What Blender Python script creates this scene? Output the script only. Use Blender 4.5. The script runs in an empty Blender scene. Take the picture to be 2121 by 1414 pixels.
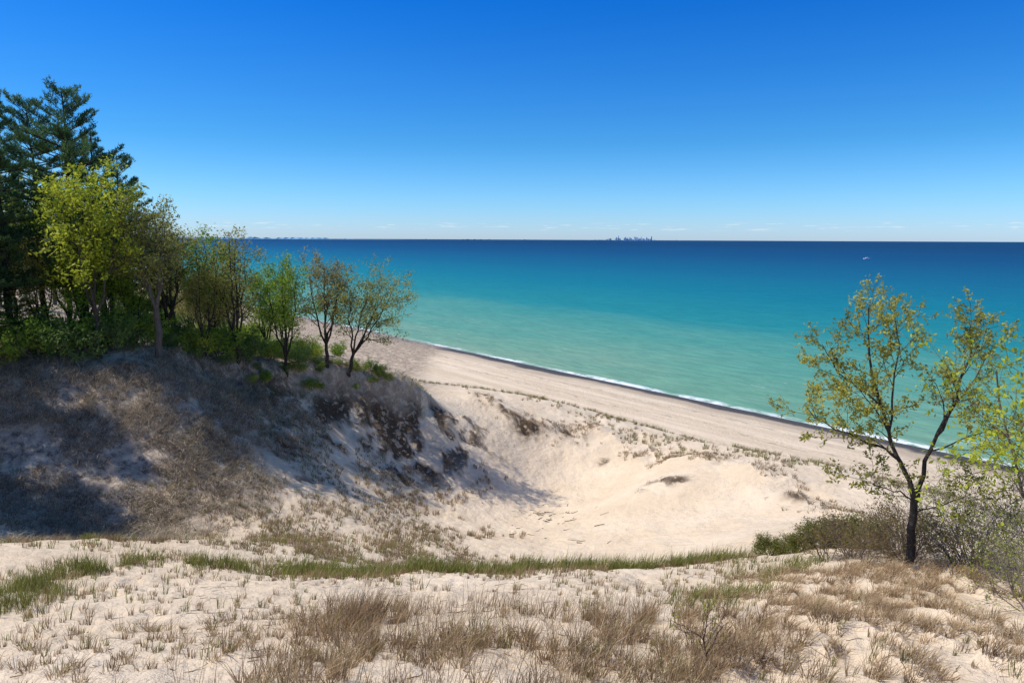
import bpy, math, numpy as np
from mathutils import Matrix, Euler, Vector
rng=np.random.default_rng(7)
scene=bpy.context.scene
NX,NY,S0=0.758,0.651,90.75
SUN_EL=math.radians(56); SUN_ROT=math.radians(272)

# ---------------------------------------------------------------- noise
def _h(ix,iy,seed):
    n=(ix*374761393+iy*668265263+seed*974634777)&0xffffffff
    n=((n^(n>>13))*1274126177)&0xffffffff
    return ((n^(n>>16))&0xffff)/65535.0
def vnoise(x,y,seed=0):
    x=np.asarray(x,float);y=np.asarray(y,float)
    ix=np.floor(x).astype(np.int64);iy=np.floor(y).astype(np.int64)
    fx=x-ix;fy=y-iy;fx=fx*fx*(3-2*fx);fy=fy*fy*(3-2*fy)
    a=_h(ix,iy,seed);b=_h(ix+1,iy,seed);c=_h(ix,iy+1,seed);d=_h(ix+1,iy+1,seed)
    return (a*(1-fx)+b*fx)*(1-fy)+(c*(1-fx)+d*fx)*fy
def fbm(x,y,o=3,seed=0):
    t=0;a=.5;s=0
    for i in range(o):
        t=t+a*vnoise(x*2**i+i*17.3,y*2**i-i*9.1,seed+i);s+=a;a*=.5
    return t/s
def sstep(a,b,x):
    t=np.clip((x-a)/(b-a),0,1);return t*t*(3-2*t)

# ---------------------------------------------------------------- terrain
CP=np.array([
(0,3,20.6),(-6.5,8,19.4),(0,8,19.4),(6.6,8,19.4),(0,11,18.3),(-8,11,18.2),(9.7,12,18.2),(12,15,17.1),(0,14,17.2),(-10,14,17.0),(-5,14,17.2),(5,14,17.1),
(-12.5,17.5,15.7),(-5,17,16.0),(0,17,16.07),(5,17,16.0),
(-12,21,14.5),(-5.4,20,14.65),(0.6,20,14.9),(5.4,21,14.55),(7.7,22,14.3),
(1,25,11.4),(5,26,11.1),(1.3,38,6.6),(1.2,45,4.8),(1.8,53,3.7),(4,60,4.5),(8,66,6.3),(6.75,54,4.0),(3,66.5,7.2),
(16,52,7.9),(19,40,9.04),(10.5,17,16.5),(10,24,13.5),(14,35,9.8),(12,42,7.5),(8.2,38,7.3),(10.9,48,7.4),(17.9,45,8.6),(14.9,27,12.8),(9.1,17.5,16.1),(20,25,12.0),(20,15,16),(25,5,18),
(-17.2,24,13.9),(-21.5,30,11.2),(-22.5,29,12.1),(-16.3,36,10.9),(-14,38,10.1),(-21,38,13.6),(-15.5,46,11.6),(-19.4,48,14.4),(-13.9,53,11.6),
(-22.4,44,16.9),(-29,38,16.9),(-20,50,15.8),(-14.3,55,14.3),(-9.1,57,12.4),(-7.2,62,10.3),(-2.9,67,8.8),(1.0,62,6.2),
(-8.5,55,8.95),(-3.2,55,6.3),(-8.3,43,7.5),(-10.7,35,9.4),(-6.4,33,9.3),(-11.3,27,12.3),(-22.8,34,12.4),(-26.5,34,13.6),
(-26,50,16.8),(-35,45,17.6),(-30,58,15.5),(-22,58,14.2),(-16,64,11.3),(-45,50,19),(-45,30,17.5),(-35,26,14.0),(-40,34,16.8),(-28,20,14.5),(-20,10,17.5),
(0,-12,20.5),(-20,-10,20),(20,-10,19.5),(-45,10,18)],float)
BS=np.array([-5000,-40,-2,0,6,12,27,36,45,60,80,100,200,70000.]);BZ=np.array([-3,-3,-.22,0,.7,1.15,1.6,3.3,6.5,11,16.5,19,20,20.])
def S(x,y): return S0-(NX*x+NY*y)
def bg(x,y): return np.interp(S(x,y),BS,BZ)
ring=[]
for a in np.arange(0,360,24):
    ring.append((-5+95*math.sin(math.radians(a)),35+95*math.cos(math.radians(a))))
ring=np.array(ring)
PX=np.concatenate([CP[:,0],ring[:,0]]);PY=np.concatenate([CP[:,1],ring[:,1]])
RV=np.concatenate([CP[:,2]-bg(CP[:,0],CP[:,1]),np.zeros(len(ring))])
def U(r2): return 0.5*r2*np.log(r2+1e-9)
n=len(PX);K=U((PX[:,None]-PX)**2+(PY[:,None]-PY)**2)+np.eye(n)*0.8
P=np.stack([np.ones(n),PX,PY],1)
A=np.block([[K,P],[P.T,np.zeros((3,3))]]);W=np.linalg.solve(A,np.concatenate([RV,np.zeros(3)]))
def tps(x,y):
    out=np.empty(len(x))
    for i in range(0,len(x),40000):
        a=x[i:i+40000];b=y[i:i+40000]
        out[i:i+40000]=U((a[:,None]-PX)**2+(b[:,None]-PY)**2)@W[:n]+W[n]+W[n+1]*a+W[n+2]*b
    return out
EDGE=np.array([(-27,42),(-22.3,45.6),(-18.5,51),(-14.3,54.3),(-9.5,56.3),(-7.8,58)],float)
def polyd(x,y,pl):
    best=np.full(len(x),1e9);sd=np.zeros(len(x))
    for (ax,ay),(bx,by) in zip(pl[:-1],pl[1:]):
        dx,dy=bx-ax,by-ay;L=math.hypot(dx,dy)
        t=np.clip(((x-ax)*dx+(y-ay)*dy)/L**2,0,1)
        d=np.hypot(x-ax-t*dx,y-ay-t*dy)
        s=np.sign(dx*(y-ay)-dy*(x-ax))
        m=d<best;best=np.where(m,d,best);sd=np.where(m,s*d,sd)
    return best,sd
FD=np.array([(-3,68),(-0.5,66),(2,64.5),(5,65),(8,66)],float)
FD2=np.array([(9.5,64),(16,52),(19,41),(18.5,34)],float)
SOILP=[(11.0,48.5,.8),(12.2,47.5,.5),(6.2,64.5,.8),(15,52,.5),(8.5,60,.4),(-9,51,.8),(-12,49,.8),(-7.5,53.5,.9),(-15,44,.8),(-13,41,.7),(-10.5,53,1.0),(18,41,.6),(1.2,63.5,.9)]
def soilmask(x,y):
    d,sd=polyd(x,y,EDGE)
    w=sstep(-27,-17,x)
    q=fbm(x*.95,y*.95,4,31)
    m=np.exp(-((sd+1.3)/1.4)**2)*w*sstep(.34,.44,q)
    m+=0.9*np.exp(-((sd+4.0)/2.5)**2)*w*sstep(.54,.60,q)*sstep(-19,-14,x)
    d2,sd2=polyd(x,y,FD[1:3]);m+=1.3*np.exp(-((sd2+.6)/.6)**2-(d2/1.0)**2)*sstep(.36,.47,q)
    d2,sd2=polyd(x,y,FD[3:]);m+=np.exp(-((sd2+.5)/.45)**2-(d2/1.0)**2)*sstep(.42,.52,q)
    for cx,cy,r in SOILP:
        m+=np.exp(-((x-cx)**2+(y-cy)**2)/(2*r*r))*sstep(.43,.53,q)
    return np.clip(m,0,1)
def littermask(x,y):
    d,sd=polyd(x,y,EDGE)
    q=fbm(x*.25,y*.25,4,57)
    m=sstep(-2,2,sd)*sstep(-5,-12,x-0*y)*sstep(30,40,S(x,y))
    left=sstep(-12.5,-19,x)*sstep(25,32,y+0.2*x+4)
    m=np.maximum(m,left*sstep(.24,.44,q+0.18*sstep(-15,-20,x)))
    m=np.maximum(m,.75*sstep(10,13,x)*sstep(30,18,y)*sstep(12,15,y)*sstep(.3,.6,q+.15))
    return np.clip(m,0,1)
def tz(x,y):
    x=np.atleast_1d(np.asarray(x,float));y=np.atleast_1d(np.asarray(y,float))
    s=S(x,y);r=np.hypot(x+5,y-35)
    z=bg(x,y)+tps(x,y)*(1-sstep(80,110,r))*sstep(24,38,s)
    dune=sstep(26,40,s)
    z=z+dune*(0.5*(fbm(x*.16,y*.16,3,3)-.5)+.26*(fbm(x*.8,y*.8,3,5)-.5)+.07*(fbm(x*3.1,y*3.1,2,9)-.5))
    near=dune*sstep(32,20,np.hypot(x,y))
    z=z-near*.06*sstep(.60,.80,vnoise(x*2.7,y*2.7,201))*sstep(.40,.55,fbm(x*.35,y*.35,2,202))
    z=z+(1-dune)*sstep(3,12,s)*.10*(fbm(x*.7,y*.7,3,8)-.5)
    z=z+dune*2.5*(fbm(x*.02,y*.02,2,12)-.5)*sstep(70,110,r)
    z=z+.15*sstep(.48,.60,fbm(x*1.3,y*1.3,3,46))*sstep(.25,.40,x/np.maximum(y,3))*sstep(20,16,y)*sstep(3,6,y)
    d,sd=polyd(x,y,EDGE);w=sstep(-28,-20,x)
    z=z+w*.55*np.tanh((sd+ 1.8*(fbm(x*.6,y*.6,4,77)-.5))/.25)*np.exp(-(d/2.2)**2)
    z=z+w*.5*(fbm(x*.9,y*.3,4,123)-.5)*np.exp(-((sd+4)/4)**2)
    sm=soilmask(x,y);z=z+sm*(.9*(fbm(x*1.5,y*1.5,3,91)-.42))
    d,sd=polyd(x,y,FD);z=z+.9*(fbm(x*.35,y*.35,2,41))*np.exp(-(d/1.6)**2)
    d,sd=polyd(x,y,FD2);z=z+1.6*(fbm(x*.3,y*.3,3,43)-.3)*np.exp(-(d/2.0)**2)
    return z

def mkmesh(name,V,loops,lt,mats,matidx=None,col=None,smooth=False,extra=None):
    me=bpy.data.meshes.new(name);V=np.asarray(V,np.float32)
    me.vertices.add(len(V));me.vertices.foreach_set('co',V.ravel())
    loops=np.asarray(loops,np.int32);lt=np.asarray(lt,np.int32)
    me.loops.add(len(loops));me.loops.foreach_set('vertex_index',loops)
    me.polygons.add(len(lt));ls=np.concatenate([[0],np.cumsum(lt)[:-1]]).astype(np.int32)
    me.polygons.foreach_set('loop_start',ls)
    try: me.polygons.foreach_set('loop_total',lt)
    except Exception: pass
    for m in mats: me.materials.append(m)
    if matidx is not None: me.polygons.foreach_set('material_index',np.asarray(matidx,np.int32))
    me.polygons.foreach_set('use_smooth',np.full(len(lt),smooth))
    if col is not None:
        a=me.color_attributes.new('Col','FLOAT_COLOR','POINT')
        c=np.ones((len(V),4),np.float32);c[:,:3]=col;a.data.foreach_set('color',c.ravel())
    me.update(calc_edges=True);me.validate()
    return me
def obj(name,me,loc=(0,0,0),rot=0,sc=1):
    o=bpy.data.objects.new(name,me);scene.collection.objects.link(o);o.location=loc;o.rotation_euler=(0,0,rot)
    o.scale=(sc,sc,sc) if not isinstance(sc,tuple) else sc
    return o

# ---------------------------------------------------------------- materials
def newmat(name):
    m=bpy.data.materials.new(name);m.use_nodes=True;nt=m.node_tree
    for nd in list(nt.nodes): nt.nodes.remove(nd)
    out=nt.nodes.new('ShaderNodeOutputMaterial');return m,nt,out
def N(nt,t,**k):
    nd=nt.nodes.new(t)
    for a,b in k.items(): setattr(nd,a,b)
    return nd
def lk(nt,a,b): nt.links.new(a,b)
def mathn(nt,op,a,b=None,clamp=False):
    nd=N(nt,'ShaderNodeMath',operation=op,use_clamp=clamp)
    for i,v in enumerate((a,b)):
        if v is None: continue
        if hasattr(v,'links'): lk(nt,v,nd.inputs[i])
        else: nd.inputs[i].default_value=v
    return nd.outputs[0]
def maprange(nt,v,a,b,c=0,d=1):
    nd=N(nt,'ShaderNodeMapRange',interpolation_type='SMOOTHSTEP');lk(nt,v,nd.inputs[0])
    for i,q in zip((1,2,3,4),(a,b,c,d)): nd.inputs[i].default_value=q
    return nd.outputs[0]
def mixc(nt,f,a,b,bt='MIX'):
    nd=N(nt,'ShaderNodeMix',data_type='RGBA',blend_type=bt)
    for s,v in ((nd.inputs[0],f),(nd.inputs[6],a),(nd.inputs[7],b)):
        if hasattr(v,'links'): lk(nt,v,s)
        else: s.default_value=v if isinstance(v,(int,float)) else (*v,1)
    return nd.outputs[2]
def noise(nt,vec,scale,detail=4,rough=.55,dist=0):
    nd=N(nt,'ShaderNodeTexNoise');nd.inputs['Scale'].default_value=scale;nd.inputs['Detail'].default_value=detail
    nd.inputs['Roughness'].default_value=rough;nd.inputs['Distortion'].default_value=dist
    if vec is not None: lk(nt,vec,nd.inputs['Vector'])
    return nd.outputs[0]
def shoreS(nt,pos):
    d=N(nt,'ShaderNodeVectorMath',operation='DOT_PRODUCT');lk(nt,pos,d.inputs[0]);d.inputs[1].default_value=(NX,NY,0)
    e=N(nt,'ShaderNodeVectorMath',operation='DOT_PRODUCT');lk(nt,pos,e.inputs[0]);e.inputs[1].default_value=(-NY,NX,0)
    c=N(nt,'ShaderNodeCombineXYZ');lk(nt,d.outputs['Value'],c.inputs[0]);lk(nt,e.outputs['Value'],c.inputs[1])
    return d.outputs['Value'],e.outputs['Value'],c.outputs[0]
def scalev(nt,v,s):
    m=N(nt,'ShaderNodeVectorMath',operation='MULTIPLY');lk(nt,v,m.inputs[0]);m.inputs[1].default_value=s;return m.outputs[0]

def ground_mat():
    m,nt,out=newmat('sand_and_soil')
    pos=N(nt,'ShaderNodeNewGeometry').outputs['Position']
    at=N(nt,'ShaderNodeAttribute',attribute_name='Col')
    sp=N(nt,'ShaderNodeSeparateColor');lk(nt,at.outputs['Color'],sp.inputs[0])
    soil,lit,beach=sp.outputs
    big=noise(nt,pos,.25,4);mid=noise(nt,pos,2.2,5,.62);fine=noise(nt,pos,14,4,.7)
    c=mixc(nt,maprange(nt,big,.35,.65),(.70,.55,.38),(.77,.62,.445))
    c=mixc(nt,maprange(nt,mid,.45,.75,0,.35),c,(.59,.44,.29))
    fl=mathn(nt,'MULTIPLY',maprange(nt,fine,.58,.68),maprange(nt,mid,.47,.60))
    fl=mathn(nt,'MULTIPLY',fl,mathn(nt,'SUBTRACT',1,beach))
    c=mixc(nt,mathn(nt,'MULTIPLY',fl,.5),c,(.24,.165,.10))
    d,e,sv=shoreS(nt,pos)
    band=noise(nt,scalev(nt,sv,(.5,.035,1)),1,5,.6)
    bc=mixc(nt,maprange(nt,band,.4,.65),(.62,.49,.34),(.74,.595,.43))
    bc=mixc(nt,maprange(nt,noise(nt,scalev(nt,sv,(.9,.25,1)),1,6,.7),.52,.7,0,.4),bc,(.46,.355,.25))
    wr=noise(nt,scalev(nt,sv,(0.05,.05,1)),1,3,.6)
    wd_=mathn(nt,'ADD',d,mathn(nt,'MULTIPLY',mathn(nt,'SUBTRACT',wr,.5),9.0))
    for off,wdt in ((10.5,.5),(16.0,.4)):
        ln=mathn(nt,'ABSOLUTE',mathn(nt,'SUBTRACT',wd_,S0-off));lm_=maprange(nt,ln,wdt*2,wdt*.2)
        lm_=mathn(nt,'MULTIPLY',lm_,maprange(nt,noise(nt,scalev(nt,sv,(1.6,.5,1)),1,4,.7),.48,.62,0,.55))
        bc=mixc(nt,lm_,bc,(.2,.15,.10))
    c=mixc(nt,beach,c,bc)
    wob=noise(nt,scalev(nt,sv,(0,.07,0)),1,4,.6)
    sw=mathn(nt,'ADD',d,mathn(nt,'MULTIPLY',mathn(nt,'SUBTRACT',wob,.5),4.0))
    wob2=noise(nt,scalev(nt,sv,(.03,.05,1)),1,4,.65)
    sw2=mathn(nt,'ADD',sw,mathn(nt,'MULTIPLY',mathn(nt,'SUBTRACT',wob2,.5),8.0))
    damp=maprange(nt,sw2,S0-9.5,S0-6);c=mixc(nt,mathn(nt,'MULTIPLY',damp,.4),c,(.25,.19,.14))
    wet=maprange(nt,sw2,S0-5.2,S0-3.2)
    c=mixc(nt,wet,c,mixc(nt,maprange(nt,fine,.35,.65),(.045,.036,.03),(.12,.095,.075)))
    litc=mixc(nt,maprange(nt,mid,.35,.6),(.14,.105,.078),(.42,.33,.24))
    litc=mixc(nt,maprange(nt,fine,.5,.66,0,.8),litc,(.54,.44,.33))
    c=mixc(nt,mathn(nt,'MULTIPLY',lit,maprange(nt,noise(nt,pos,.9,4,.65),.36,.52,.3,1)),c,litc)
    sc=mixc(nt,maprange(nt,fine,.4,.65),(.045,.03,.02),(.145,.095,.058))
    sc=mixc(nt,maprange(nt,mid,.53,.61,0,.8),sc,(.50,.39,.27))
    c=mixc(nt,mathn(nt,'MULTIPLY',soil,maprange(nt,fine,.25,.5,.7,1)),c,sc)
    b=N(nt,'ShaderNodeBsdfPrincipled');lk(nt,c,b.inputs['Base Color'])
    lk(nt,maprange(nt,wet,0,1,.95,.5),b.inputs['Roughness']);b.inputs['Specular IOR Level'].default_value=.1
    hsum=mathn(nt,'ADD',mathn(nt,'MULTIPLY',mid,.20),mathn(nt,'MULTIPLY',fine,.05))
    bp=N(nt,'ShaderNodeBump');bp.inputs['Strength'].default_value=.9;bp.inputs['Distance'].default_value=1.0
    lk(nt,hsum,bp.inputs['Height']);lk(nt,bp.outputs[0],b.inputs['Normal']);lk(nt,b.outputs[0],out.inputs[0]);return m

def water_mat():
    m,nt,out=newmat('lake_water')
    pos=N(nt,'ShaderNodeNewGeometry').outputs['Position'];d,e,sv=shoreS(nt,pos)
    w1=noise(nt,scalev(nt,sv,(.018,.006,1)),1,4,.6)
    w2=noise(nt,scalev(nt,sv,(.10,.025,1)),1,5,.65)
    w4=noise(nt,scalev(nt,sv,(.5,.13,1)),1,5,.7)
    dd=mathn(nt,'ADD',d,mathn(nt,'MULTIPLY',mathn(nt,'SUBTRACT',w1,.5),55))
    dd=mathn(nt,'ADD',dd,mathn(nt,'MULTIPLY',mathn(nt,'SUBTRACT',w2,.5),30))
    lg=mathn(nt,'LOGARITHM',mathn(nt,'MAXIMUM',dd,20),10)
    t=N(nt,'ShaderNodeMapRange');lk(nt,lg,t.inputs[0]);t.inputs[1].default_value=1.9;t.inputs[2].default_value=3.6
    cr=N(nt,'ShaderNodeValToRGB');lk(nt,t.outputs[0],cr.inputs[0]);el=cr.color_ramp.elements
    st=[(1.95,(.22,.36,.23)),(2.08,(.14,.335,.235)),(2.2,(.080,.30,.235)),(2.28,(.018,.24,.235)),(2.45,(.002,.185,.23)),(2.7,(0,.112,.195)),(3.0,(0,.056,.145)),(3.5,(0,.024,.08))]
    def pp(v): return (v-1.9)/1.7
    el[0].position=pp(st[0][0]);el[0].color=(*st[0][1],1);el[1].position=pp(st[-1][0]);el[1].color=(*st[-1][1],1)
    for a,c in st[1:-1]:
        q=el.new(pp(a));q.color=(*c,1)
    c=mixc(nt,maprange(nt,w2,.35,.65,0,.22),cr.outputs[0],(.10,.40,.36),'SOFT_LIGHT')
    c=mixc(nt,maprange(nt,w4,.35,.68,.40,0),c,(.35,.5,.55),'MULTIPLY')
    wob=noise(nt,scalev(nt,sv,(0,.07,0)),1,4,.6)
    sw=mathn(nt,'ADD',d,mathn(nt,'MULTIPLY',mathn(nt,'SUBTRACT',wob,.5),4.0))
    fn=noise(nt,scalev(nt,sv,(.9,.35,1)),1,5,.75)
    f1=mathn(nt,'MULTIPLY',maprange(nt,sw,S0-.9,S0-.3),maprange(nt,sw,S0+2.3,S0+.9))
    brk=maprange(nt,noise(nt,scalev(nt,sv,(.02,.05,1)),1,3,.6),.42,.56,.15,1)
    f1=mathn(nt,'MULTIPLY',f1,mathn(nt,'MULTIPLY',maprange(nt,fn,.38,.52),brk))
    f2=mathn(nt,'MULTIPLY',maprange(nt,sw,S0+4.5,S0+6),maprange(nt,sw,S0+9,S0+7))
    brk2=maprange(nt,noise(nt,scalev(nt,sv,(.02,.06,2)),1,3,.6),.57,.67)
    f2=mathn(nt,'MULTIPLY',f2,mathn(nt,'MULTIPLY',maprange(nt,fn,.50,.60),brk2))
    caps=mathn(nt,'MULTIPLY',maprange(nt,noise(nt,scalev(nt,sv,(.55,.16,1)),1,4,.7),.66,.73),maprange(nt,d,320,100))
    foam=mathn(nt,'MAXIMUM',mathn(nt,'MAXIMUM',f1,f2),mathn(nt,'MULTIPLY',caps,.5))
    c=mixc(nt,foam,c,(.84,.85,.83))
    b=N(nt,'ShaderNodeBsdfPrincipled');lk(nt,c,b.inputs['Base Color'])
    b.inputs['Roughness'].default_value=.38;b.inputs['Specular IOR Level'].default_value=.07;b.inputs['IOR'].default_value=1.33
    h=mathn(nt,'ADD',mathn(nt,'MULTIPLY',noise(nt,scalev(nt,sv,(.9,.3,1)),1,4,.6),.5),mathn(nt,'MULTIPLY',noise(nt,scalev(nt,sv,(.12,.04,1)),1,3,.5),1.4))
    bp=N(nt,'ShaderNodeBump');bp.inputs['Strength'].default_value=.65;bp.inputs['Distance'].default_value=1
    lk(nt,h,bp.inputs['Height']);lk(nt,bp.outputs[0],b.inputs['Normal']);lk(nt,b.outputs[0],out.inputs[0]);return m

def attr_mat(name,trans=.3,rough=.7,noisy=0):
    m,nt,out=newmat(name);at=N(nt,'ShaderNodeAttribute',attribute_name='Col');c=at.outputs['Color']
    pos=N(nt,'ShaderNodeTexCoord').outputs['Object']
    if noisy: c=mixc(nt,maprange(nt,noise(nt,pos,noisy,5,.6),.3,.7,0,.7),c,(.5,.48,.45),'MULTIPLY')
    d=N(nt,'ShaderNodeBsdfPrincipled');lk(nt,c,d.inputs['Base Color']);d.inputs['Roughness'].default_value=rough;d.inputs['Specular IOR Level'].default_value=.2
    if trans:
        t=N(nt,'ShaderNodeBsdfTranslucent');lk(nt,c,t.inputs[0]);mx=N(nt,'ShaderNodeMixShader');mx.inputs[0].default_value=trans
        lk(nt,d.outputs[0],mx.inputs[1]);lk(nt,t.outputs[0],mx.inputs[2]);lk(nt,mx.outputs[0],out.inputs[0])
    else: lk(nt,d.outputs[0],out.inputs[0])
    return m
M_ground=ground_mat();M_water=water_mat();M_leaf=attr_mat('leaves',.45,.55);M_bark=attr_mat('bark',0,.9,6);M_grass=attr_mat('grass_blades',.3,.7);M_haze=attr_mat('hazy_far_surface',0,.9,.001);M_paint=attr_mat('boat_paint',0,.4)

# ---------------------------------------------------------------- ground sheet
th=np.concatenate([np.arange(-48,48.001,.15),np.arange(51,310,3.)]);th=np.radians(th);nt_=len(th)
rr=np.concatenate([[.05,1.0],np.exp(np.arange(math.log(2.0),math.log(28),.0075)),np.exp(np.arange(math.log(28.2),math.log(74),.0042)),np.exp(np.arange(math.log(74.5),math.log(170),.0085)),np.geomspace(175,3000,40),[8000,20000,60000]])
R_,T_=np.meshgrid(rr,th,indexing='ij');gx=(R_*np.sin(T_)).ravel();gy=(R_*np.cos(T_)).ravel();gz=tz(gx,gy)
nr=len(rr);i0=(np.arange(nr-1)[:,None]*nt_+np.arange(nt_)[None,:]);i1=(np.arange(nr-1)[:,None]*nt_+(np.arange(nt_)[None,:]+1)%nt_)
q=np.stack([i0,i0+nt_,i1+nt_,i1],-1).reshape(-1,4)[:, ::-1]
s_=S(gx,gy)
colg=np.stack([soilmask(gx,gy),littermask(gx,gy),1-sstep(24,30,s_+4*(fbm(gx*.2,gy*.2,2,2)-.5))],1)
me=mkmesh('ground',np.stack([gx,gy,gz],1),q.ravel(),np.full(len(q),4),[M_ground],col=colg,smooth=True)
if me.polygons[5000].normal.z<0: me.flip_normals()
obj('ground',me)
w=[(-60000,-60000,0),(60000,-60000,0),(60000,60000,0),(-60000,60000,0)]
obj('lake_water',mkmesh('lake_water',w,[0,1,2,3],[4],[M_water]))

# ---------------------------------------------------------------- tree tools
class TB:
    def __init__(s,seed): s.r=np.random.default_rng(seed);s.V=[];s.Q=[];s.n=0;s.C=[];s.LP=[];s.LD=[]
    def tube(s,P,R,k,col):
        P=np.asarray(P);T=np.gradient(P,axis=0);T/=np.linalg.norm(T,axis=1)[:,None]+1e-9
        up=np.array([.31,.87,.2]) if abs(T[0][2])>.7 else np.array([0,0,1.])
        A=np.cross(T,up);A/=np.linalg.norm(A,axis=1)[:,None]+1e-9;B=np.cross(T,A)
        a=np.arange(k)*2*np.pi/k
        V=P[:,None,:]+(A[:,None,:]*np.cos(a)[None,:,None]+B[:,None,:]*np.sin(a)[None,:,None])*np.asarray(R)[:,None,None]
        m=len(P);i=np.arange(m-1)[:,None]*k+np.arange(k);j=np.arange(m-1)[:,None]*k+(np.arange(k)+1)%k
        s.Q.append(np.stack([i,j,j+k,i+k],-1).reshape(-1,4)+s.n);s.V.append(V.reshape(-1,3));s.n+=m*k
        s.C.append(np.tile(np.asarray(col)*(.8+.4*s.r.random()),(m*k,1)))
def rotdir(d,ang,az):
    d=d/np.linalg.norm(d);u=np.cross(d,[0,0,1.]) if abs(d[2])<.95 else np.cross(d,[1.,0,0]);u/=np.linalg.norm(u);v=np.cross(d,u)
    return d*math.cos(ang)+(u*math.cos(az)+v*math.sin(az))*math.sin(ang)
def grow(tb,p,d,L,r,lev,par):
    R=tb.r;ns=max(2,int([6,6,5,3,2][lev]));d=d/np.linalg.norm(d);pts=[p];dirs=[d];c=np.array(p,float)
    for i in range(ns):
        d=d+R.normal(0,par['wig'],3)*[1,1,.7]+np.array([0,0,par['up'][lev]]);d/=np.linalg.norm(d);c=c+d*L/ns;pts.append(c);dirs.append(d)
    t=np.linspace(0,1,ns+1);rad=r*(1-t*(.55 if lev==0 else .8))
    rad=np.maximum(rad,par.get('minr',.004))
    tb.tube(pts,rad,[8,6,4,3,3][lev],par['bark']);children(tb,pts,dirs,rad,L,lev,par)
def children(tb,pts,dirs,rad,L,lev,par,t0=None):
    R=tb.r;ns=len(pts)-1
    if lev>=par['max']:
        for t in np.linspace(.35,1,par['lp']):
            f=t*ns;i=min(int(f),ns-1);tb.LP.append(pts[i]+(pts[i+1]-pts[i])*(f-i));tb.LD.append(dirs[i])
        return
    nc=par['nc'][lev];lo=par['t0'][lev] if t0 is None else t0
    for k in range(nc):
        t=lo+(1-lo)*((k+R.random())/nc);f=t*ns;i=min(int(f),ns-1)
        p=pts[i]+(pts[i+1]-pts[i])*(f-i);a=math.radians(R.uniform(*par['ang']));az=k*2.4+R.random()*1.2
        dd=rotdir(np.array(dirs[i]),a,az)
        if dd[2]<-.3: dd[2]*=-.3
        LL=par['len'][lev]*R.uniform(.6,1.15)*(1.15-.55*t if lev>0 else 1.1-.45*t)
        grow(tb,p,dd,LL,max(rad[i]*par.get('rk',.5),.005),lev+1,par)
def finish_tree(name,tb,par):
    V=np.concatenate(tb.V);Q=np.concatenate(tb.Q);C=np.concatenate(tb.C);R=tb.r
    lp=np.array(tb.LP);k=par['lk']
    gap=sstep(.30,.46,fbm(lp[:,0]*1.1+9,lp[:,1]*1.1+lp[:,2]*1.3,3,14)) if par.get('gaps') else 1
    keep=R.random(len(lp))<par.get('dens',1)*gap;lp=lp[keep]
    c0=np.array(par['leafA']);c1=np.array(par['leafB']);mixp=fbm(lp[:,0]*.8+lp[:,2],lp[:,1]*.8+lp[:,2]*.7,2,4)
    c=np.repeat(lp,k,0)+R.normal(0,par['lr'],(len(lp)*k,3));n_=len(c)
    a=R.normal(0,1,(n_,3));a/=np.linalg.norm(a,axis=1)[:,None];b=np.cross(a,R.normal(0,1,(n_,3)));b/=np.linalg.norm(b,axis=1)[:,None]
    sz=par['ls']*R.uniform(.6,1.3,(n_,1))
    LV=np.stack([c-a*sz,c+b*sz*.45-a*sz*.1,c+a*sz,c-b*sz*.45-a*sz*.1],1).reshape(-1,3)
    t=np.clip(np.repeat(sstep(.3,.7,mixp),k)*.6+R.random(n_)*.5,0,1)[:,None]
    LC=(c0*(1-t)+c1*t)*R.uniform(.75,1.2,(n_,1))
    LQ=np.arange(n_*4).reshape(-1,4)+len(V)
    VV=np.concatenate([V,LV]);QQ=np.concatenate([Q,LQ]);CC=np.concatenate([C,np.repeat(LC,4,0)])
    mi=np.concatenate([np.zeros(len(Q)),np.ones(len(LQ))])
    return mkmesh(name,VV,QQ.ravel(),np.full(len(QQ),4),[M_bark,M_leaf],mi,CC)
BARK=(.085,.068,.052);BARKD=(.055,.044,.036);TW=(.19,.155,.12)
def decid(name,seed,H,R,leafA,leafB,ls=.07,lk_=4,dens=1,lean=(0,0),fork=.3,stems=3,tr=.12,lr=.14,bark=BARK,mx=3,nc=(0,9,6,5),ang=(25,60),lp=4,minr=.006,upr=1.0):
    par=dict(wig=.15,up=[.02,.06*upr,.05*upr,.03,.0],bark=bark,max=mx,lp=lp,nc=list(nc),t0=[.3,.22,.2,.2],ang=ang,gaps=True,
      len=[0,R*.75,R*.42,R*.24],lk=lk_,leafA=leafA,leafB=leafB,lr=lr,ls=ls,dens=dens,minr=minr)
    tb=TB(seed);r=tb.r
    fz=H*fork;pts=[np.array([0,0,-.5])]
    for i in range(1,6):
        pts.append(np.array([lean[0]*fz*.25*(i/5)**1.5+r.normal(0,.04),lean[1]*fz*.25*(i/5)+r.normal(0,.04),-.5+(fz+.5)*i/5]))
    tb.tube(pts,np.linspace(tr*1.3,tr*.9,6),9,bark)
    for k in range(stems):
        az=k*2*np.pi/stems+r.random();o=R*r.uniform(.3,.6) if k else R*.1
        tip=np.array([math.cos(az)*o+lean[0]*(H-fz)*.5,math.sin(az)*o+lean[1]*(H-fz)*.5,H*(r.uniform(.84,.97) if k else 1)])
        b=pts[-1];L=np.linalg.norm(tip-b);mid=b+(tip-b)*.5+np.array([math.cos(az),math.sin(az),0])*R*.13
        path=[b*(1-t)**2+2*mid*t*(1-t)+tip*t*t+(r.normal(0,.08,3) if 0<t<1 else 0) for t in np.linspace(0,1,8)]
        dirs=[path[min(i+1,7)]-path[max(i-1,0)] for i in range(8)];dirs=[q/np.linalg.norm(q) for q in dirs]
        rad=np.linspace(tr*.62,.015,8);tb.tube(path,rad,7,bark);children(tb,path,dirs,rad,L,1,par)
    return finish_tree(name,tb,par)
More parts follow.
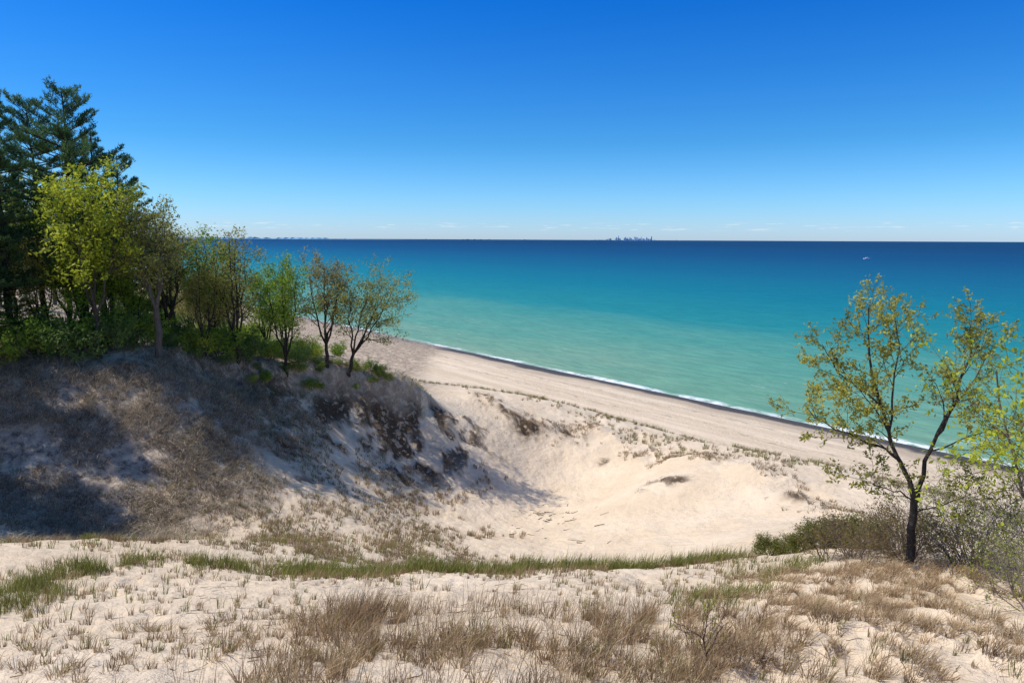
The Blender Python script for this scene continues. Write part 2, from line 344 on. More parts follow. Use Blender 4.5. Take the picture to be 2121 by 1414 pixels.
def explicit(name,seed,limbs,par):
    tb=TB(seed)
    for pts,r0,r1,t0,kids in limbs:
        P0=np.array(pts,float);m=len(P0);tt=np.linspace(0,m-1,(m-1)*3+1)
        Pp=np.stack([np.interp(tt,np.arange(m),P0[:,j]) for j in range(3)],1)
        Pp[1:-1]=.25*Pp[:-2]+.5*Pp[1:-1]+.25*Pp[2:];Pp[1:-1]+=tb.r.normal(0,.025,(len(Pp)-2,3))
        rad=np.linspace(r0,r1,len(Pp));tb.tube(Pp,rad,8,par['bark'])
        if kids:
            dirs=np.gradient(Pp,axis=0);dirs/=np.linalg.norm(dirs,axis=1)[:,None]
            pr=dict(par);pr['nc']=[0,kids]+list(par['nc'][2:]);children(tb,list(Pp),list(dirs),rad,1,1,pr,t0)
    return finish_tree(name,tb,par)
def pine(name,seed,H,R,cb=.25):
    tb=TB(seed);r=tb.r;pts=[np.array([r.normal(0,.08),r.normal(0,.08),-.5+(H+.5)*i/9]) for i in range(10)]
    tb.tube(pts,np.linspace(.24,.03,10),8,(.055,.043,.036));tp=[];td=[]
    z=H*cb
    while z<H-.15:
        t=(z/H-cb)/(1-cb);env=R*((1-t)**.62)*(.6+.4*min(1,t*4))+.3
        wz=r.uniform(.65,1.25)
        for k in range(r.integers(4,7)):
            az=r.random()*6.28;L=env*wz*r.uniform(.5,1.12);e=.05+.75*t*t
            p=np.array([0,0,z+r.uniform(-.15,.15)]);d=np.array([math.cos(az),math.sin(az),e]);path=[p];ns=6
            for i in range(ns):
                d=d+np.array([r.normal(0,.08),r.normal(0,.08),.12 if i>2 else -.02]);d/=np.linalg.norm(d);path.append(path[-1]+d*L/ns)
            tb.tube(path,np.linspace(.04*(L/3)+.012,.008,ns+1),4,(.05,.04,.034))
            m=max(4,int(L/.2))
            for j in range(m):
                f=(.3+.7*(j+r.random())/m)*ns;i=min(int(f),ns-1);q0=path[i]+(path[i+1]-path[i])*(f-i)
                sd=1 if j%2 else -1;dd=(path[i+1]-path[i]);dd/=np.linalg.norm(dd);side=np.cross(dd,[0,0,1])*sd
                l=(.28+.7*(1-f/ns))*min(1,L/2.5+.35)*r.uniform(.6,1.2);td_=dd*.8+side*.9+np.array([0,0,r.uniform(.15,.8)]);td_/=np.linalg.norm(td_)
                e1=q0+td_*l;tb.tube([q0,e1],[.012,.006],3,(.06,.045,.035))
                for u in np.linspace(.35,1,max(2,int(l/.17))): tp.append(q0+(e1-q0)*u);td.append(td_)
        z+=r.uniform(.42,.7)
    tp=np.array(tp);td=np.array(td);k=10;c=np.repeat(tp,k,0)+r.normal(0,.05,(len(tp)*k,3));n_=len(c)
    a=np.repeat(td,k,0)*.7+r.normal(0,.55,(n_,3))+[0,0,.35];a/=np.linalg.norm(a,axis=1)[:,None];b=np.cross(a,r.normal(0,1,(n_,3)));b/=np.linalg.norm(b,axis=1)[:,None]
    l=r.uniform(.15,.28,(n_,1));LV=np.stack([c-b*.026,c+b*.026,c+a*l],1).reshape(-1,3)
    g=r.random((n_,1));mx=np.repeat(fbm(tp[:,0]*.7+tp[:,2],tp[:,1]*.7-tp[:,2],2,3),k)[:,None];g=np.clip(.5*g+sstep(.35,.65,mx)*.6,0,1)
    LC=np.array([.03,.085,.04])*(1-g)+np.array([.13,.22,.07])*g
    V=np.concatenate(tb.V);Q=np.concatenate(tb.Q);C=np.concatenate(tb.C)
    return mkmesh(name,np.concatenate([V,LV]),np.concatenate([Q.ravel(),np.arange(n_*3)+len(V)]),np.concatenate([np.full(len(Q),4),np.full(n_,3)]),[M_bark,M_leaf],
       np.concatenate([np.zeros(len(Q)),np.ones(n_)]),np.concatenate([C,np.repeat(LC,3,0)]))
def put(name,me,x,y,rot=0,sc=1,dz=0):
    return obj(name,me,(x,y,float(tz([x],[y])[0])+dz),rot,sc)

# pines
PA=pine('pine_a',11,17,3.8,.22);PB=pine('pine_b',12,17,5.8,.25);PC=pine('pine_c',13,14,4.4,.12)
for me_,x,y,rt,sc in [(PA,-32.6,44,0,.98),(PB,-29.8,47,1.2,1.0),(PC,-35.2,41.5,2,1.0),(PA,-36.5,46,3,1.0),(PB,-35,51,4,1.0),(PC,-29.0,51.5,5,1.0),
   (PB,-39.5,40.5,.6,.95),(PA,-33,55,5.4,.95),(PC,-31.2,42.4,3.9,.62),(PC,-33.2,39.2,1.9,.7),(PC,-36.5,35.5,2.9,1.0),(PA,-33.6,36.6,1.9,.95),(PB,-33.2,32.6,.2,.92),(PA,-29.6,30.6,3.6,.9)]:
    put('pine_tree',me_,x,y,rt,sc)
# broadleaf trees
YG=((.28,.33,.025),(.52,.56,.05));GR=((.15,.26,.03),(.34,.46,.05));OL=((.23,.23,.05),(.41,.39,.09));BR=((.25,.21,.07),(.42,.35,.12))
T1=decid('broadleaf_a',21,11.2,3.2,*YG,ls=.13,lk_=6,stems=4,fork=.25,tr=.13,nc=(0,13,6,4),lr=.2,bark=BARK)
put('maple_tree',T1,-25.9,42.3,.9)
T2=decid('oak_a',22,9.6,3.0,*OL,ls=.11,lk_=6,stems=4,fork=.34,tr=.2,nc=(0,10,6,5),lr=.17,bark=(.13,.11,.09))
put('oak_tree',T2,-23.2,44.3,1)
T3=decid('oak_b',23,8.8,3.0,*OL,ls=.09,lk_=5,dens=.85,stems=5,fork=.18,tr=.15,nc=(0,10,6,5),bark=BARKD,lr=.16)
put('oak_tree',T3,-20.1,49.3,2)
T4=decid('oak_c',24,7.9,2.7,*GR,ls=.10,lk_=6,stems=5,fork=.12,tr=.13,nc=(0,10,6,5),bark=BARKD,lr=.17)
put('oak_tree',T4,-17.6,52.2,.5)
T5=decid('oak_d',25,8.1,3.3,*BR,ls=.09,lk_=7,stems=5,fork=.22,tr=.14,nc=(0,10,6,5),bark=BARKD,lr=.16)
put('oak_tree',T5,-15.0,54.6,4)
T6=decid('oak_e',26,7.2,4.0,*OL,ls=.09,lk_=7,stems=5,fork=.2,tr=.14,nc=(0,10,6,5),bark=BARKD,lean=(.9,-.1),lr=.16,upr=.2)
put('oak_tree',T6,-13.4,55.2,0)
for me_,x,y,rt,sc in [(T4,-22.8,51.5,3,1.05),(T3,-24.5,48,1,1.0),(T4,-29,46.5,4,1.15),(T2,-26.5,53,5,.95),(T4,-20.5,56,1.5,.85),(T1,-38,52,2.2,1.0),(T5,-24,57,.5,.85),(T3,-19.5,58,2.8,.7),(T4,-32,49,.9,1.25),(T2,-37,43,.3,1.1),(T5,-28,62,.3,.9),(T4,-36,60,1.9,1.1),
    (T4,-28,44.5,1,.8),(T4,-25.8,46.2,5,.65),(T3,-21.8,48,3.3,.7),(T4,-35.5,42.5,1,.9),(T4,-31.5,53,2.5,1.1),(T3,-30.2,43.4,1,.75)]:
    put('oak_tree',me_,x,y,rt,sc)
fr=np.random.default_rng(88);k=0
while k<34:
    x=fr.uniform(-120,-27);y=fr.uniform(62,190);s=float(S(x,y))
    if 44<s<85 and -1.0<x/y<-.36:
        put('oak_tree',[T4,T2,T5,T3][k%4],x,y,fr.random()*6,fr.uniform(.75,1.15));k+=1
def shrubm(name,seed,H,R,la,lb,dens=1,bark=TW,stems=7,ls=.07,lk_=4,nc=(0,6,5,3),minr=.005,tr=.035,lr=.12):
    par=dict(wig=.18,up=[0,.03,.03,.02,0],bark=bark,max=3,lp=3,nc=list(nc),t0=[.1,.15,.15,.2],ang=(20,60),len=[0,R*.6,R*.4,R*.25],lk=lk_,leafA=la,leafB=lb,lr=lr,ls=ls,dens=dens,minr=minr)
    tb=TB(seed)
    for k in range(stems):
        az=k*6.283/stems+tb.r.random()*.6;a=tb.r.uniform(.15,.9);d=np.array([math.cos(az)*math.sin(a),math.sin(az)*math.sin(a),math.cos(a)])
        p=np.array([math.cos(az)*.12,math.sin(az)*.12,-.15]);grow(tb,p,d,H*tb.r.uniform(.7,1.05),tr,1,par)
    return finish_tree(name,tb,par)
S1=shrubm('shrub_a',31,2.4,1.7,*GR,ls=.09,lk_=5,dens=.85);S2=shrubm('shrub_b',32,2.0,1.8,*YG,ls=.08,lk_=4,dens=.7);S3=shrubm('shrub_c',33,1.8,1.6,(.10,.18,.045),(.20,.30,.07),ls=.08,lk_=5,dens=.8)
k=0
for x,y in [(-28.5,40.8),(-27.2,41.6),(-30.5,39.6),(-32,38.6),(-29.5,42),(-25,45),(-24,46.5),(-22.2,47.5),(-21.6,49),(-19.6,50.8),(-18.8,52.6),(-17,53.4),(-16.2,55),(-12,56.4),(-11.2,56.6),(-26,47),(-28,45),(-31,43),(-23.5,50),(-25.5,50.5),(-21.3,53),(-19.5,55),(-17.5,57),(-15,58.5),(-30,48),(-33,46),(-34,40),(-36,38.5),(-28,50),(-24,54),(-22,56),(-20,59),(-18,61),(-26,58),(-20.8,51.6),(-27,43.4),(-25.6,43.8),(-29.4,44),(-32.4,41)]:
    sc=rng.uniform(.55,1.05)
    if x>-13: sc*=.5
    if x<-24: sc*=1.3
    put('shrub',[S1,S3,S2,S1,S3][k%5],x,y,rng.random()*6,sc);k+=1
k=0
while k<45:
    x=fr.uniform(-70,-14);y=fr.uniform(58,130);s=float(S(x,y))
    if 44<s<70 and -.7<x/y<-.30:
        put('shrub',[S1,S3,S2][k%3],x,y,fr.random()*6,fr.uniform(.8,1.5));k+=1
pe=np.random.default_rng(5)
for i in range(26):
    t=pe.uniform(0,4);j=int(t);p=EDGE[j]+(EDGE[j+1]-EDGE[j])*(t-j)+pe.normal(0,.5,2)+[-.3,.5]
    put('shrub',[S1,S3,S2][i%3],p[0],p[1],pe.random()*6,pe.uniform(.18,.42))

# foreground oak on the right
parR=dict(wig=.17,up=[0,.05,.05,.03,0],bark=(.075,.06,.046),max=3,lp=4,nc=[0,7,5,4],t0=[.2,.2,.2,.2],ang=(22,58),len=[0,1.15,.62,.33],lk=6,leafA=(.25,.24,.035),leafB=(.50,.46,.085),lr=.05,ls=.052,dens=.9,minr=.0045,rk=.45)
lim=[([(0,0,-.5),(.03,0,.8),(0,.05,1.6),(.06,0,2.15)],.115,.085,0,0),
 ([(.0,0.02,1.9),(-.25,.1,2.6),(-.6,.2,3.3),(-1.1,.3,4.8),(-1.45,.2,6.0),(-1.55,.1,6.9)],.068,.012,.3,16),
 ([(.06,0,2.1),(.25,-.1,3.3),(.7,-.2,4.6),(.86,-.3,5.8),(.8,-.3,6.5)],.06,.012,.35,12),
 ([(.28,-.1,3.4),(.7,.1,4.0),(1.15,.2,4.7),(1.85,.3,5.9)],.035,.01,.3,9),
 ([(-.37,.1,2.85),(-1.0,-.2,3.3),(-1.7,-.3,3.6),(-2.7,-.4,4.0),(-3.2,-.4,4.5)],.034,.008,.3,10),
 ([(-.95,.2,4.3),(-1.5,.3,4.8),(-2.1,.4,5.2),(-2.5,.4,5.9)],.028,.008,.2,9),
 ([(0,0,1.8),(-.5,-.3,2.2),(-1.2,-.5,2.4),(-1.9,-.7,2.7)],.022,.006,.2,6),
 ([(.3,0,3.2),(.9,-.3,3.6),(1.7,-.4,4.0)],.024,.006,.2,6),
 ([(-.7,.2,3.6),(-.5,.5,4.8),(-.4,.6,5.9),(-.6,.6,6.6)],.032,.008,.3,11),
 ([(-.6,.2,3.4),(-1.3,-.3,4.3),(-1.9,-.5,4.9)],.028,.008,.3,9),
 ([(0,0,1.5),(.5,-.4,1.9),(1.1,-.6,2.3)],.02,.006,.2,5)]
put('oak_tree',explicit('oak_front',41,lim,parR),10.5,17)
TR=decid('oak_side',43,4.8,3.1,(.28,.34,.025),(.52,.57,.05),ls=.06,lk_=6,dens=1,stems=7,fork=.08,tr=.06,nc=(0,9,5,4),lr=.08,bark=TW,lp=3,minr=.004,ang=(30,85),upr=.2)
put('oak_tree',TR,11.2,13.0,.4)
SB=shrubm('shrub_bare',35,2.3,2.2,(.24,.27,.05),(.40,.41,.07),dens=.5,bark=(.24,.2,.165),ls=.04,lk_=3,lr=.05,stems=9,minr=.0035,tr=.022)
SB2=shrubm('shrub_brown',36,1.6,1.6,(.20,.12,.05),(.27,.22,.07),dens=.5,bark=(.17,.125,.10),ls=.04,lk_=3,lr=.05,stems=9,minr=.0035,tr=.02)
for me_,x,y,rt,sc in [(SB,12.3,17.3,0,1),(SB,13.4,18.5,2,1.1),(SB,11.9,15.3,4,.9),(SB2,9.6,19.5,0,.8),(SB2,10.6,20,2,.9),(SB2,11.5,19,4,1.0),(SB,14.5,17,1,1.2),(SB2,9.9,17.9,5,.6),(SB2,10.9,17.6,1,.9),(SB,10.6,13.2,3,.75),(SB2,12.5,20.5,1,1.1),(SB,9.6,11.7,1,.6),(SB,10.3,11.2,5,.7),(SB2,11.4,16.2,2,.8)]:
    put('shrub',me_,x,y,rt,sc)
SJ=shrubm('juniper',37,.9,1.0,(.10,.12,.025),(.24,.24,.05),ls=.035,lk_=7,lr=.08,stems=12,bark=BARKD)
for x,y,sc in [(9.1,22.6,.7),(11.0,22.8,1.05),(10.2,23,.7),(12,22.2,1.1)]: put('juniper_bush',SJ,x,y,x,sc)
parS=dict(parR);parS.update(dens=.12,len=[0,.35,.2,.1],nc=[0,5,3,2],bark=(.10,.06,.05),ls=.02,minr=.0025,lr=.02)
put('sapling',explicit('sapling',44,[([(0,0,-.1),(.03,0,.3),(-.02,.02,.6),(.06,0,.95)],.014,.004,.25,7),([(.03,0,.3),(.2,.05,.55),(.28,.05,.85)],.008,.003,.2,4),([(0,0,.45),(-.18,0,.6),(-.3,0,.78)],.007,.003,.2,4)],parS),2.62,8.5)

# ---------------------------------------------------------------- grass
class GB:
    def __init__(s): s.V=[];s.C=[];s.n=0
    def add(s,x,y,nb,h,spread,width,cA,cB,lean=.35,bend=.5,wind=(.25,-.1)):
        m=len(x)
        if m==0: return
        sc=rng.uniform(.45,1.25,m);X=np.repeat(x,nb);Y=np.repeat(y,nb);sc=np.repeat(sc,nb);k=len(X)
        az=rng.random(k)*6.283;rad=spread*np.sqrt(rng.random(k))*sc;bx=X+np.cos(az)*rad;by=Y+np.sin(az)*rad;bz=tz(bx,by)-.02
        H=h*sc*rng.uniform(.5,1.15,k);az2=az+rng.normal(0,.7,k);ln=lean*rng.random(k)+.05
        dx=np.cos(az2)*ln+wind[0]*.5;dy=np.sin(az2)*ln+wind[1]*.5
        p0=np.stack([bx,by,bz],1);p1=p0+np.stack([dx*H*.5,dy*H*.5,H*.52],1);b=bend*rng.random(k)
        p2=p0+np.stack([(dx*(1+b)+wind[0]*b)*H,(dy*(1+b)+wind[1]*b)*H,H*(1-.4*b)],1)
        wz=rng.random(k)*3.14;wv=np.stack([np.cos(wz),np.sin(wz)*.6,wz*0],1)*(width*rng.uniform(.6,1.3,k))[:,None]*.5
        V=np.stack([p0-wv,p0+wv,p1+wv*.8,p1-wv*.8,p2],1)
        t=rng.random((m,1))*.7;t=np.clip(np.repeat(t,nb,0)+rng.random((k,1))*.45,0,1)
        C=(np.array(cA)*(1-t)+np.array(cB)*t)*rng.uniform(.65,1.3,(k,1))
        CC=np.repeat(C,5,0).reshape(-1,5,3);CC[:,:2]*=.5;CC[:,4]*=1.1  # blade bases darkened in the colour for depth and litter, tips slightly lightened
        s.V.append(V.reshape(-1,3));s.C.append(CC.reshape(-1,3));s.n+=k
    def build(s,name):
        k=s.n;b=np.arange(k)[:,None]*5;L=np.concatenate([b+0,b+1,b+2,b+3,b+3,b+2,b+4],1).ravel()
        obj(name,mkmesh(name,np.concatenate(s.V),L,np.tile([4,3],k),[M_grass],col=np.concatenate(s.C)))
def cand(n,x0,x1,y0,y1): return rng.uniform(x0,x1,n),rng.uniform(y0,y1,n)
def pick(x,y,p): m=rng.random(len(x))<p;return x[m],y[m]
def thin(x,y,cell):
    k=np.floor(x/cell).astype(np.int64)*100003+np.floor(y/cell).astype(np.int64);_,i=np.unique(k,return_index=True);return x[i],y[i]
GA,GBc=(.13,.16,.035),(.37,.36,.10);DA,DB=(.21,.12,.06),(.60,.44,.25);PAl,PBl=(.36,.29,.18),(.58,.48,.33)
g=GB();d_=GB()
CREST=np.array([(-11.5,13.8),(-12.5,17.5),(-11.5,20.3),(-8,20.3),(-5.3,19.7),(-2,19.7),(.6,20),(5.4,21),(7.3,22)])
x,y=cand(60000,-14,9,13,23);dd,sd=polyd(x,y,CREST);wd=.25+.5*fbm(x*.5,y*.5,2,61);x,y=pick(x,y,np.exp(-(sd/wd)**2)*sstep(.32,.54,fbm(x*1.1,y*1.1,3,6)+.10*sstep(-7,-3,x))*.5);g.add(x,y,7,.60,.09,.014,GA,GBc)
x,y=cand(14000,-14,9,12.5,23.5);dd,sd=polyd(x,y,CREST);x,y=pick(x,y,np.exp(-((dd)/1.8)**2)*sstep(.44,.57,fbm(x*.8,y*.8,3,16)));x,y=thin(x,y,.30)
g.add(x[::3],y[::3],14,.44,.08,.013,GA,GBc);d_.add(x[1::3],y[1::3],12,.34,.08,.013,DA,DB);d_.add(x[2::3],y[2::3],14,.32,.09,.013,DA,DB)
x,y=cand(8000,2.5,10,12,20);dd,sd=polyd(x,y,np.array([(4,13.2),(5.6,15.5),(8.4,19)]));x,y=pick(x,y,np.exp(-(dd/.6)**2)*.5*sstep(.35,.5,fbm(x,y,2,19)));x,y=thin(x,y,.2);g.add(x,y,12,.40,.08,.013,GA,GBc)
x,y=cand(5000,-12,7,8,19);x,y=pick(x,y,.5*sstep(.45,.6,fbm(x*.6,y*.6,3,26)));x,y=thin(x,y,.42);g.add(x[::3],y[::3],14,.36,.06,.011,GA,GBc);d_.add(x[1::3],y[1::3],18,.30,.08,.011,DA,DB);d_.add(x[2::3],y[2::3],18,.28,.08,.011,DA,DB)
# brown stand, bottom centre
x,y=cand(24000,-5,4.2,6.4,13.2);q=fbm(x*1.2,y*1.2,3,36)
p=np.exp(-((x-.1)/2.9)**4)*np.exp(-((y-9.2)/2.2)**4)*sstep(.44,.54,q+.04*sstep(10,8,y));x,y=pick(x,y,p*.6);x,y=thin(x,y,.25);d_.add(x,y,28,.50,.085,.0105,DA,DB,lean=.75);x=x[::6];y=y[::6];g.add(x,y,12,.5,.1,.010,GA,GBc)
x,y=cand(700,-5,4.2,6.6,13.4);x,y=pick(x,y,np.exp(-((x-.1)/3.5)**4));d_.add(x,y,7,.62,.22,.008,DA,DB,lean=.4)
for cx,cy in [(-3.0,11.3),(-2.6,11.5),(-2.75,11.0),(2.4,11.6)]:
    x,y=cand(6,cx-.2,cx+.2,cy-.15,cy+.15);d_.add(x,y,45,.68,.12,.010,DA,DB,lean=.55)
# brown hummocks, right foreground
x,y=cand(16000,2.4,13,6.4,18);q=fbm(x*1.3,y*1.3,3,46);p=sstep(.24,.36,x/y)*sstep(.50,.56,q);x,y=pick(x,y,p*.6);x,y=thin(x,y,.25);d_.add(x,y,42,.26,.11,.0105,DA,DB,lean=1.0,bend=.9,wind=(.6,.1))
x,y=cand(1800,-8,-1,6.6,12);x,y=pick(x,y,.5*sstep(.48,.58,fbm(x*.9,y*.9,3,66)));x,y=thin(x,y,.34);d_.add(x,y,26,.28,.10,.010,DA,DB,lean=.9);g.add(x[::4],y[::4],12,.28,.08,.010,GA,GBc)
# matted slope at left
x,y=cand(24000,-34,-12,26,51);lm=littermask(x,y);dd,sd=polyd(x,y,EDGE);x,y=pick(x,y,lm*sstep(1.5,-.5,sd)*sstep(.36,.54,fbm(x*.7,y*.7,3,56)+.05)*.8);
d_.add(x,y,12,.46,.18,.026,(.22,.16,.10),(.72,.62,.47),lean=1.2,bend=1,wind=(.5,-.5))
# brown patches on the middle slope
x,y=cand(20000,-19,-2,25,52);q=fbm(x*.5+y*.15,y*.22,4,76);p=sstep(.50,.59,q+.09*sstep(-6,-15,x))*sstep(-1.5,-7,x+.12*(y-40));x,y=pick(x,y,p*.38);x,y=thin(x,y,.4)
d_.add(x[::2],y[::2],26,.38,.15,.019,(.15,.10,.055),(.40,.29,.17),lean=.9);d_.add(x[1::4],y[1::4],22,.42,.15,.019,DA,PBl,lean=.7);g.add(x[3::4],y[3::4],18,.40,.13,.017,GA,GBc)
x,y=cand(6000,-20,-3,22,40);x,y=pick(x,y,.5*sstep(.44,.58,fbm(x*.4,y*.4,3,86)));x,y=thin(x,y,.42);g.add(x[::2],y[::2],20,.42,.14,.016,GA,GBc);d_.add(x[1::2],y[1::2],22,.36,.15,.016,DA,DB)
x,y=cand(4500,-12,1,32,56);x,y=pick(x,y,.35*sstep(.54,.63,fbm(x*.45,y*.3,3,87)));x,y=thin(x,y,.5);d_.add(x,y,24,.5,.16,.022,(.13,.09,.05),DB);
# foredune
x,y=cand(34000,-30,34,22,95);ss=S(x,y)+9*(fbm(x*.12,y*.12,3,99)-.5)+4*(fbm(x*.6,y*.6,2,98)-.5);q=fbm(x*.35,y*.35,3,96);p=sstep(27,33,ss)*sstep(45,38,ss)*sstep(.42,.54,q);x,y=pick(x,y,p*.5);x,y=thin(x,y,.6)
d_.add(x[::2],y[::2],22,.5,.18,.028,(.13,.09,.05),DB,lean=.7);g.add(x[1::2],y[1::2],22,.5,.17,.026,GA,GBc)
x,y=cand(14000,-5,24,30,70);d1,sd=polyd(x,y,FD);d2,sd2=polyd(x,y,FD2);x,y=pick(x,y,np.exp(-(np.minimum(d1,d2)/1.2)**2)*sstep(.42,.55,fbm(x*.5,y*.5,3,98))*.7);x,y=thin(x,y,.3);d_.add(x,y,20,.4,.17,.024,(.12,.08,.045),DB,lean=.9)
# soil banks: roots and hanging grass
x,y=cand(14000,-26,20,40,70);x,y=pick(x,y,soilmask(x,y)*.4);d_.add(x,y,6,.26,.25,.03,(.08,.055,.035),(.28,.19,.12),lean=1.8,bend=1.2,wind=(.5,-.9))
x,y=cand(12000,-32,-7,36,62);dd,sd=polyd(x,y,EDGE);x,y=pick(x,y,np.exp(-((sd-.3)/1.3)**2)*.6*sstep(.38,.52,fbm(x*.8,y*.8,3,111)+.03));g.add(x[::2],y[::2],8,.38,.15,.022,(.10,.13,.03),GBc,lean=.7);d_.add(x[1::2],y[1::2],9,.36,.15,.022,(.13,.09,.05),DB,lean=.8)
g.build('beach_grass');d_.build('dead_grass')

# ---------------------------------------------------------------- driftwood and sticks
def sticks(name,pts,Lr,rr_,col,seed):
    tb=TB(seed);r=tb.r
    for x,y in pts:
        L=r.uniform(*Lr);az=r.uniform(-.9,.9)+(0 if r.random()<.7 else 1.4);m=5;t=np.linspace(-.5,.5,m);px=x+np.cos(az)*L*t+r.normal(0,.04*L,m);py=y+np.sin(az)*L*t+r.normal(0,.04*L,m)
        ra=r.uniform(*rr_);pz=tz(px,py)+ra*.8+(np.abs(t)*r.uniform(0,.25)*L*(t>0));tb.tube(np.stack([px,py,pz],1),ra*np.linspace(1,.5,m),5,col)
    V=np.concatenate(tb.V);Q=np.concatenate(tb.Q);obj(name,mkmesh(name,V,Q.ravel(),np.full(len(Q),4),[M_bark],col=np.concatenate(tb.C)))
pts=[(rng.normal(3.2,2.6),rng.normal(48.5,4.0)) for _ in range(46)]+[(rng.normal(2.4,.6),rng.normal(51.0,.4)) for _ in range(14)]
sticks('driftwood',pts,(.12,.75),(.012,.034),(.075,.056,.042),5)
pts=[(rng.uniform(-8,9),rng.uniform(7.0,18)) for _ in range(600)]
sticks('dead_twigs',pts,(.06,.3),(.0025,.007),(.13,.09,.055),6)

# ---------------------------------------------------------------- far things
def boxes(name,bx,mat,cent=(0,0,0)):
    V=[];Q=[];C=[]
    for (cx,cy,w_,dp,h,col,tap) in bx:
        b=len(V)
        for z,s in ((-2,1),(h,tap)):
            for a,c in ((-1,-1),(1,-1),(1,1),(-1,1)): V.append((cx+a*w_/2*s,cy+c*dp/2*s,z));C.append(col)
        Q+=[[b,b+1,b+5,b+4],[b+1,b+2,b+6,b+5],[b+2,b+3,b+7,b+6],[b+3,b,b+4,b+7],[b+4,b+5,b+6,b+7]]
    return obj(name,mkmesh(name,V,np.array(Q).ravel(),[4]*len(Q),[mat],col=np.array(C)),cent)
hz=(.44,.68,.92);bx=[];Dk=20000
for i in range(60):
    px=rng.normal(1300,26);px=min(max(px,1248),1350);h=rng.uniform(30,75)*(1 if rng.random()<.7 else 1.3)
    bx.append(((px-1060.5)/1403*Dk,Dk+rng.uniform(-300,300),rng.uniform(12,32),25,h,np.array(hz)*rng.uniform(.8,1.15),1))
for px,h,w_,tp in [(1276,140,24,.55),(1272,95,28,1),(1309,115,28,.9),(1322,120,26,.4),(1343,130,28,.7),(1290,105,26,1),(1299,95,28,1),(1257,60,24,1),(1333,95,28,1),(1315,100,24,.9)]:
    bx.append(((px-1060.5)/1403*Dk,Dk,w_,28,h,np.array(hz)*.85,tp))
for a,b,nn in [(950,1020,22),(1060,1110,16),(1215,1250,10),(1350,1420,14),(880,950,8)]:
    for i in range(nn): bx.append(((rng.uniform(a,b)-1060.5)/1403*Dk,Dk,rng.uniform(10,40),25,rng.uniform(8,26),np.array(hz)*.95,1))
boxes('city_skyline',bx,M_haze)
m=240;xs=(np.linspace(380,900,m)-1060.5)/1403*18000;pxl=np.linspace(380,900,m)
hh=(8+36*sstep(740,600,pxl)*fbm(pxl*.09,pxl*0,3,4)+26*sstep(.6,.8,vnoise(pxl*.25,pxl*0,8))*sstep(760,700,pxl))*sstep(900,760,pxl)
V=[];Q=[]
for i in range(m): V+=[(xs[i],17800,-1),(xs[i],18000,max(hh[i],.5)),(xs[i],18600,-1)]
for i in range(m-1): b=i*3;Q+=[[b,b+3,b+4,b+1],[b+1,b+4,b+5,b+2]]
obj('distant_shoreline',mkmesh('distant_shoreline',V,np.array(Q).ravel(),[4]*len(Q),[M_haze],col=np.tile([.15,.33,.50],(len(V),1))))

# motorboat
par=bpy.data.objects.new('motorboat',None);scene.collection.objects.link(par);par.location=(492,955,0);par.rotation_euler=(0,0,math.radians(170))
st=[(-4.2,1.3,1.3),(-2,1.45,1.25),(1,1.4,1.35),(3,.9,1.55),(4.6,.06,1.85)];V=[];Q=[]
for X,w_,h in st: V+=[(X,-w_,h),(X,-w_*.75,-.2),(X,w_*.75,-.2),(X,w_,h)]
for i in range(4):
    for j in range(3): b=i*4+j;Q.append([b,b+4,b+5,b+1])
    Q.append([i*4+3,i*4+7,i*4+4,i*4])
Q.append([0,1,2,3])
def part(nm,V,Q,col):
    o=obj(nm,mkmesh(nm,V,np.array(Q).ravel(),[4]*len(Q),[M_paint],col=np.tile(col,(len(V),1))));o.parent=par
part('hull',V,Q,(.8,.8,.8))
def bxp(nm,x0,x1,y0,y1,z0,z1,col,tx=.0):
    V=[(x0,y0,z0),(x1,y0,z0),(x1,y1,z0),(x0,y1,z0),(x0+tx*.3,y0+.1,z1),(x1-tx,y0+.1,z1),(x1-tx,y1-.1,z1),(x0+tx*.3,y1-.1,z1)]
    part(nm,V,[[0,1,5,4],[1,2,6,5],[2,3,7,6],[3,0,4,7],[4,5,6,7]],col)
bxp('cabin',-1.5,1.8,-1,1,1.25,2.3,(.75,.75,.75),.6);bxp('windows',-1.2,1.4,-1.02,1.02,1.6,2.0,(.05,.06,.08),.4);bxp('roof',-1.9,1.3,-1.1,1.1,2.35,2.5,(.8,.8,.8));bxp('radar_mast',-.6,-.4,-.1,.1,2.5,3.6,(.7,.7,.7))

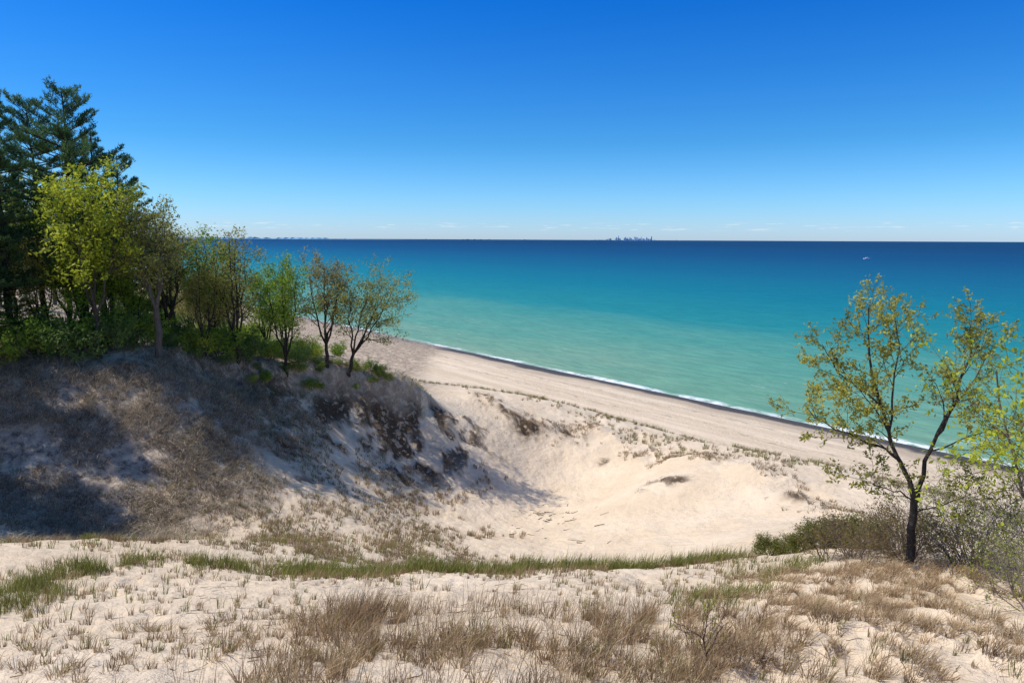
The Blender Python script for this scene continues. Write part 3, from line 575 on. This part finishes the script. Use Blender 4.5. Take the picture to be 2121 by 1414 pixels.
# ---------------------------------------------------------------- light, sky, camera
w=bpy.data.worlds.new('World');scene.world=w;w.use_nodes=True;nt=w.node_tree
for nd in list(nt.nodes): nt.nodes.remove(nd)
out=N(nt,'ShaderNodeOutputWorld');bgd=N(nt,'ShaderNodeBackground');sky=N(nt,'ShaderNodeTexSky',sky_type='NISHITA')
sky.sun_disc=False;sky.sun_elevation=SUN_EL;sky.sun_rotation=SUN_ROT;sky.air_density=1.0;sky.dust_density=.3;sky.ozone_density=3.0;sky.altitude=50
tc=N(nt,'ShaderNodeTexCoord').outputs['Generated'];sx=N(nt,'ShaderNodeSeparateXYZ');lk(nt,tc,sx.inputs[0])
hs=N(nt,'ShaderNodeHueSaturation');hs.inputs['Saturation'].default_value=1.2;lk(nt,sky.outputs[0],hs.inputs['Color'])
cr=N(nt,'ShaderNodeValToRGB');lk(nt,sx.outputs[2],cr.inputs[0]);el=cr.color_ramp.elements
st=[(0,(.64,.88,1.50)),(.05,(.46,.80,1.26)),(.13,(.25,.68,1.05)),(.31,(.05,.54,1.13)),(.6,(.7,.9,1.15)),(1,(1.05,1.05,1.15))]
el[0].position=0;el[0].color=(*st[0][1],1);el[1].position=1;el[1].color=(*st[-1][1],1)
for a,c in st[1:-1]: q=el.new(a);q.color=(*c,1)
base=mixc(nt,1.0,hs.outputs[0],cr.outputs[0],'MULTIPLY')
cl=noise(nt,scalev(nt,tc,(28,28,420)),1,5,.6)
band=mathn(nt,'MULTIPLY',maprange(nt,sx.outputs[2],.011,.016),maprange(nt,sx.outputs[2],.026,.019))
cf=mathn(nt,'MULTIPLY',mathn(nt,'MULTIPLY',maprange(nt,cl,.55,.70),band),.5)
c=mixc(nt,cf,base,(6.8,7.1,7.3))
lk(nt,c,bgd.inputs[0]);bgd.inputs[1].default_value=.135;lk(nt,bgd.outputs[0],out.inputs[0])
sd_=Vector((math.cos(SUN_EL)*math.sin(SUN_ROT),math.cos(SUN_EL)*math.cos(SUN_ROT),math.sin(SUN_EL)))
L=bpy.data.lights.new('sun','SUN');L.energy=4.6;L.angle=math.radians(.5);L.color=(1,.95,.87)
lo=bpy.data.objects.new('sun',L);scene.collection.objects.link(lo);lo.rotation_euler=(-sd_).to_track_quat('-Z','Y').to_euler();lo.location=(-60,40,90)
cam=bpy.data.cameras.new('camera');co=bpy.data.objects.new('camera',cam);scene.collection.objects.link(co)
cam.lens=24;cam.sensor_width=36;cam.clip_start=.1;cam.clip_end=120000
co.rotation_euler=(Euler((math.radians(81.5),0,0)).to_matrix()@Matrix.Rotation(math.radians(.27),3,'Z')).to_euler();co.location=(0,0,25)
scene.camera=co
scene.view_settings.view_transform='Standard';scene.view_settings.look='None';scene.view_settings.exposure=0
print('blades',g.n,d_.n)
